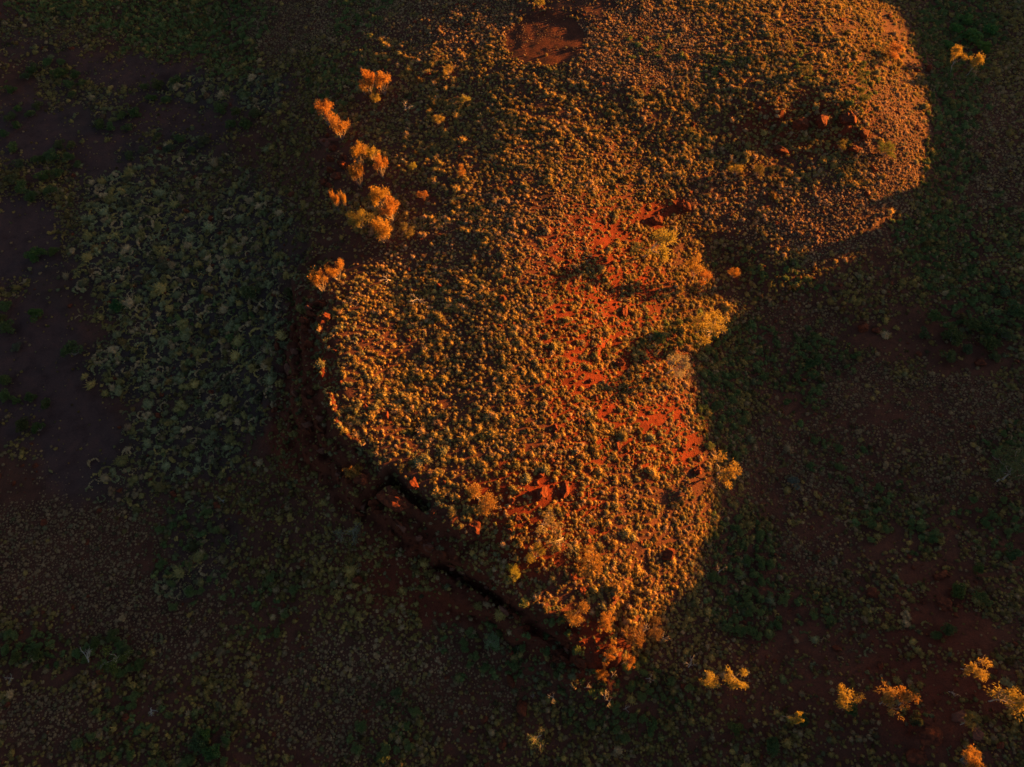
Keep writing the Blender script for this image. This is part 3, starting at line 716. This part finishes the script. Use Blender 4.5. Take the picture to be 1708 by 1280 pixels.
T(556,445,16,'red orange twiggy tree at the cliff edge, right of a joined pair','wattle',OR,5.6)
T(592,786,17,'orange bush alone on the dark corner of the cliff','wattle',OR,3.6)
T(748,117,10,'small yellow bush on the dim upper face of the hill','wattle',GD,1.8)
T(767,284,11,'small orange bush with a dark patch on its left on the upper hill','wattle',OR,2)
T(732,200,11,'olive gold bush midway on the dim upper face','wattle',GD,1.8)
T(705,324,10,'small orange bush at the start of the bright hill top','wattle',OR,1.8)
T(690,277,8,'little gold bush in a loose line on the upper face','wattle',GD,1.6)
T(775,165,10,'olive gold bush at the foot of the tussock band on the upper face','wattle',GD,1.6)
T(900,5,9,'yellow bush at the top edge beside the round clearing','wattle',GD,1.8)
T(1080,402,32,'wide golden gum with a long pale trunk in the gully','gum',GD,7,2)
T(1168,440,18,'tall orange gum of several round clumps, upper part of a stacked pair','gum',OR,7,1)
T(1180,462,12,'small round orange gum below the tall clumped gum','gum',OR,5)
T(1190,548,31,'broad golden gum with fan of branches at the shadow\'s edge','gum',GD,6.5,3)
T(1116,606,23,'pale grey leafed tree on the lit slope right of the gully','gum',PL,5,5)
T(1204,776,30,'broad golden gum with white limbs beside the lower shadow edge','gum',GD,4.6,0)
T(1605,90,15,'yellow gum lit in the dark top right corner, left clump','gum',GD,6.5,4)
T(1632,96,14,'yellow gum lit in the dark top right corner, right clump','gum',GD,6.5,6)
T(905,856,22,'sparse gum with a bright white forked trunk on the lower hill','pale',(.24,.19,.08),6.5,0)
T(943,884,27,'hazy olive gum just right of the white forked trunk','pale',(.22,.18,.08),5,1)
T(1030,1078,13,'orange tree top at the hill\'s lower tip, upper of three','gum',OR,5.5)
T(1041,1102,12,'orange tree top at the hill\'s lower tip, right of three','gum',OR,5.5)
T(1008,1098,12,'orange gold tree top at the hill\'s lower tip, left of three','gum',OR,5)
T(1004,1124,11,'small round orange tree lowest at the hill\'s tip','wattle',OR,4.5)
T(1062,1060,19,'blurry russet bush on the hill\'s lower right end','wattle',(.26,.14,.05),3)
T(1090,1048,18,'brownish bush with bare white branches at the lower shadow edge','wattle',(.2,.13,.06),2.4)
T(1191,1130,19,'yellow tree lit alone below the hill, left of two','gum',GD,7,1)
T(1238,1120,20,'yellow tree lit alone below the hill, right of two','gum',GD,6.5,5)
T(1327,1190,10,'small yellow tree over a green bush on the lower right flat','gum',GD,7.6)
T(1430,1166,22,'half lit yellow tree with white limbs on the lower right flat','gum',GD,6,2)
T(1492,1172,22,'large rounded olive tree in the lower right, left half of a double crown','gum',(.36,.24,.06),6,6)
T(1526,1174,20,'large rounded olive tree in the lower right, right half of a double crown','gum',(.36,.24,.06),6,4)
T(1634,1110,23,'bright yellow twiggy tree highest on the lower right rise','gum',GD,6,0)
T(1682,1165,30,'dense domed olive gold tree at the right edge near the bottom','gum',(.36,.25,.06),6,6)
T(1626,1208,15,'small dull gold tree below the domed one in the lower right','gum',(.24,.17,.06),4.5)
T(1622,1268,20,'orange bush cut by the bottom edge at the lower right','wattle',OR,4)
T(1695,785,38,'large dim green tree at the right edge','gum',(.15,.17,.06),7,3)
T(178,1085,26,'green tree with pale twigs in the dark lower left','gum',(.12,.15,.04),6,5)
T(588,872,22,'grey green tree in the shade below the cliff corner','pale',(.16,.19,.11),4.5,0)
T(815,1066,18,'pale green twiggy bush in the shade below the cliff','gum',(.2,.24,.13),3,1)
T(905,1225,18,'thin pale green tree in the shade near the bottom','pale',(.15,.18,.09),4,1)
T(800,836,28,'soft orange bush spread over the lit cliff top','wattle',OR,2)
T(1225,454,10,'dim orange bush right of the clumped gum near the shadow','wattle',OR,2.6)
T(1497,85,19,'brown orange bush on the outer shoulder of the promontory','wattle',OR,2.6)
T(1478,250,18,'yellow green bush below the end of the promontory cliff','wattle',(.2,.2,.05),2.2)
T(1432,128,10,'olive bush above the promontory cliff','wattle',OL,2.4)
T(1437,158,15,'dark green bush overhanging the promontory cliff','wattle',(.12,.12,.045),3)
T(1228,283,12,'gold bush at the left foot of the promontory cliff','wattle',GD,2)
T(1265,285,12,'olive gold bush at the foot of the promontory cliff','wattle',(.2,.17,.05),2)
T(1405,240,10,'olive bush tucked in the promontory cliff','wattle',(.2,.17,.05),2.2)
T(1306,70,15,'olive gold tree on the promontory top','gum',(.22,.18,.06),2.6)
T(1340,118,14,'spreading dark bush in the promontory saddle','wattle',OL,1.5)
T(985,935,26,'orange bush on the lower end of the hill','wattle',OR,1.8)
T(960,1020,22,'bright orange bush above the lower tip of the cliff','wattle',OR,2)
T(1010,1035,16,'orange bush between the cliff tip and the shadow edge','wattle',OR,2.2)
T(895,925,18,'golden bush at the ragged cliff top','wattle',GD,1.8)
T(858,955,14,'gold leafy bush leaning over the cliff','wattle',GD,2)

B = bush
def cluster(pts, label, group, col=DG, hz=None):
    for a, b, r in pts: B(a, b, r, label, col, hz, group)
cluster([(58,116,14),(80,104,15),(98,122,17),(116,142,16),(128,124,12),(44,130,13),(104,106,12),(122,158,12),(138,138,11)],'dark green bush in the arched thicket above a bare red patch at top left','arched thicket bushes')
cluster([(16,150,14),(14,196,14),(30,182,12),(52,190,13),(64,176,11),(30,208,12),(8,222,12)],'dark bush in the small thicket at the left edge near the top','left edge thicket bushes')
cluster([(20,245,15),(62,268,16),(86,258,16),(98,290,17),(70,294,17),(40,312,17),(18,302,16),(54,326,16),(84,322,15),(112,264,14),(120,244,14),(100,240,13),(130,275,12),(30,276,14)],'olive green bush in the big thicket along the left edge','big thicket bushes',(.09,.105,.038))
cluster([(265,140,15),(290,134,14),(250,164,13),(280,166,13),(240,146,12)],'dark bush in the thicket between bare red strips at upper left','upper thicket bushes')
cluster([(204,194,14),(226,188,13),(165,206,14),(212,214,13),(184,212,12)],'very dark bush in the thicket left of the crescent hummocks','middle thicket bushes')
cluster([(236,250,12),(214,258,12),(285,246,14),(300,230,14),(340,236,14),(322,250,11),(265,228,11)],'dim olive bush among pale crescent hummocks at upper left','olive bushes among crescents',(.09,.10,.045))
cluster([(370,180,15),(395,190,16),(410,206,15),(425,190,14),(385,208,12)],'dark green bush on the slope left of the orange trees','slope bushes')
B(60,424,20,'round bush beside pale hummocks at the left edge, left of two'); B(86,420,14,'smaller bush touching a pale hummock at the left edge, right of two')
B(56,526,17,'round olive bush standing alone on bare red earth at the left',(.075,.085,.028)); B(120,588,23,'large round dark bush at the left tip of the hummock field')
B(26,580,12,'pale grey bush on bare earth at the left',(.11,.11,.07),1.0)
cluster([(10,512,18),(14,545,16),(4,530,14)],'dark bush cut by the left edge, upper group','left edge bushes upper'); cluster([(12,634,17),(8,662,15)],'dark bush cut by the left edge, lower pair','left edge bushes lower')
B(24,668,12,'small bush, leftmost of a row of three on bare earth'); B(50,662,12,'small bush, middle of a row of three on bare earth'); B(76,672,14,'small bush, rightmost of a row of three on bare earth')
B(36,710,17,'dark bush, left half of a double bush low on the bare left flat',(.06,.075,.026)); B(64,716,15,'dark bush, right half of a double bush low on the bare left flat',(.065,.08,.026))
B(415,490,24,'big dark bush in the middle of the shaded left slope'); B(485,490,16,'dark bush against the foot of the cliff')
B(195,510,16,'bright green bush inside the grey green hummock field',(.05,.10,.03))
cluster([(1560,530,20),(1590,562,24),(1622,542,21),(1650,572,20),(1582,592,16),(1612,582,16),(1540,556,15),(1645,545,18)],'dark green bush in the thicket on the far right flat','right thicket bushes')
cluster([(1680,560,20),(1692,515,22),(1675,490,18),(1660,596,13)],'olive bush at the right edge beside the thicket','right edge bushes',(.085,.095,.045))
cluster([(1630,950,16),(1600,985,18),(1580,1050,16),(1640,1000,20),(1560,1062,14),(1690,920,18)],'dark green bush beside the dry wash on the lower right','wash bushes')
cluster([(1596,50,18),(1620,62,20),(1640,80,18),(1610,30,16),(1650,50,16),(1580,75,15)],'bright green bush around the lit yellow gum at top right','top right bushes',(.085,.14,.035))
cluster([(330,1240,18),(352,1255,18),(345,1225,14)],'dark green bush near the bottom left','bottom left bushes',(.07,.115,.035))
cluster([(190,1060,14),(215,1085,16),(160,1075,14),(230,1110,14),(60,1090,14),(30,1095,14)],'dark bush round the lower left green tree','lower left bushes')
B(1322,806,14,'grey green bush alone on the shaded flat right of the lower gum',GG); B(1355,606,18,'green bush amid fine grass on the right flat',(.06,.10,.03))
B(660,1160,14,'pale green bush in the dark bottom middle',(.1,.13,.05)); B(1338,1202,12,'green bush under the small yellow tree',(.06,.09,.03)); B(1418,1186,18,'green bush under the half lit yellow tree',(.06,.09,.03))
B(1290,1250,20,'dark green bush near the bottom edge right of the middle'); B(1225,1215,18,'dark green bush below the two yellow trees'); B(1530,1200,16,'deep green bush in the shade of the double crowned tree')

dead(138,1104,24,'white dead tree with forked bare branches in the lower left',3.5)
dead(1202,955,14,'bare dead branches tipped orange at the right shadow edge',3.6)
dead(1592,1152,11,'short bleached stump with a lit top on the lower right rise',3)
dead(926,1164,13,'low dead branches lit orange below the hill tip',4)
dead(1012,1164,14,'forked dead branch lit gold below the hill tip, upper of two',4)
dead(1020,1172,12,'dead branch lit gold below the hill tip, lower of two',3.6)
dead(976,1146,11,'small dead twig lit amber beside the hill tip',3.8)
dead(1074,1058,20,'white bare branches at the lower end of the hill',3.4)
dead(1106,1068,14,'thin pale trunk lying out of the brown bush at the lower end',3)
dead(652,462,22,'twiggy dead shrub glowing tan at the left of the hill top',2.2)
dead(700,495,20,'second twiggy dead shrub right of the first on the hill top',1.8)
dead(1152,1112,16,'bare grey twigs left of the two lit yellow trees',3)
dead(890,1164,7,'tiny dead twigs left of the lit branches below the hill',3.2)
dead(1042,1182,10,'grey forked twig near the bottom under the hill tip',2.8)
dead(672,178,16,'dead twiggy shrub on the dim upper face',1.8)
dead(1080,1130,14,'bent thin dead sapling right of the hill tip',3)
dead(1022,1128,12,'white forked dead sapling at the hill\'s lowest tip',4.2)
dead(670,262,10,'dead stick shrub above the dark hollow',1.6)
dead(365,838,16,'pale fallen branch by a low red rock in the lower left',.8)
dead(20,1132,12,'pale broken branch at the lower left edge',.8)
dead(250,1180,16,'fallen branch along the reddish gully in the lower left',.6)

# leafy green shrubs in the hollows: the larger ones one by one, the rest as cover
gx_, gy_, gz_, gs_, gc_, gpx, gpy, gdep = layer_green()
visg = gs_ / gdep * ((gpx > 0) & (gpx < W) & (gpy > 0) & (gpy < H_)); og = np.argsort(-visg); NG = 170
SPOT = lambda a, b: ('at the top left' if a < 520 and b < 300 else 'along the shaded gully at the right edge' if a > 1480 and b < 560 else 'on the shaded flat just right of the hill' if a > 1150 and b < 860 else 'in the green belt below the right side of the hill' if a > 1120 else 'in the shade below the cliff' if a > 560 else 'in the dark lower left')
GP = []
for i in og[:NG]:
    w = SPOT(gpx[i], gpy[i]); k = int(NR.integers(0, 4))
    e = plant('green_shrub', BUSH[k], (gx_[i], gy_[i], gz_[i]), (gs_[i], gs_[i], gs_[i] * .8), RND.uniform(0, 6.28), f'low rounded green shrub {w}', 'shrub', f'green shrubs {w}', gc_[i], ('stem', 'foliage'))
m = og[NG:]
stuff_layer('shrub_cover', 'low green shrubs growing too close to count', PROTO['clump'], gx_[m], gy_[m], gz_[m], gs_[m], gc_[m], .9)
print('green', len(gx_))
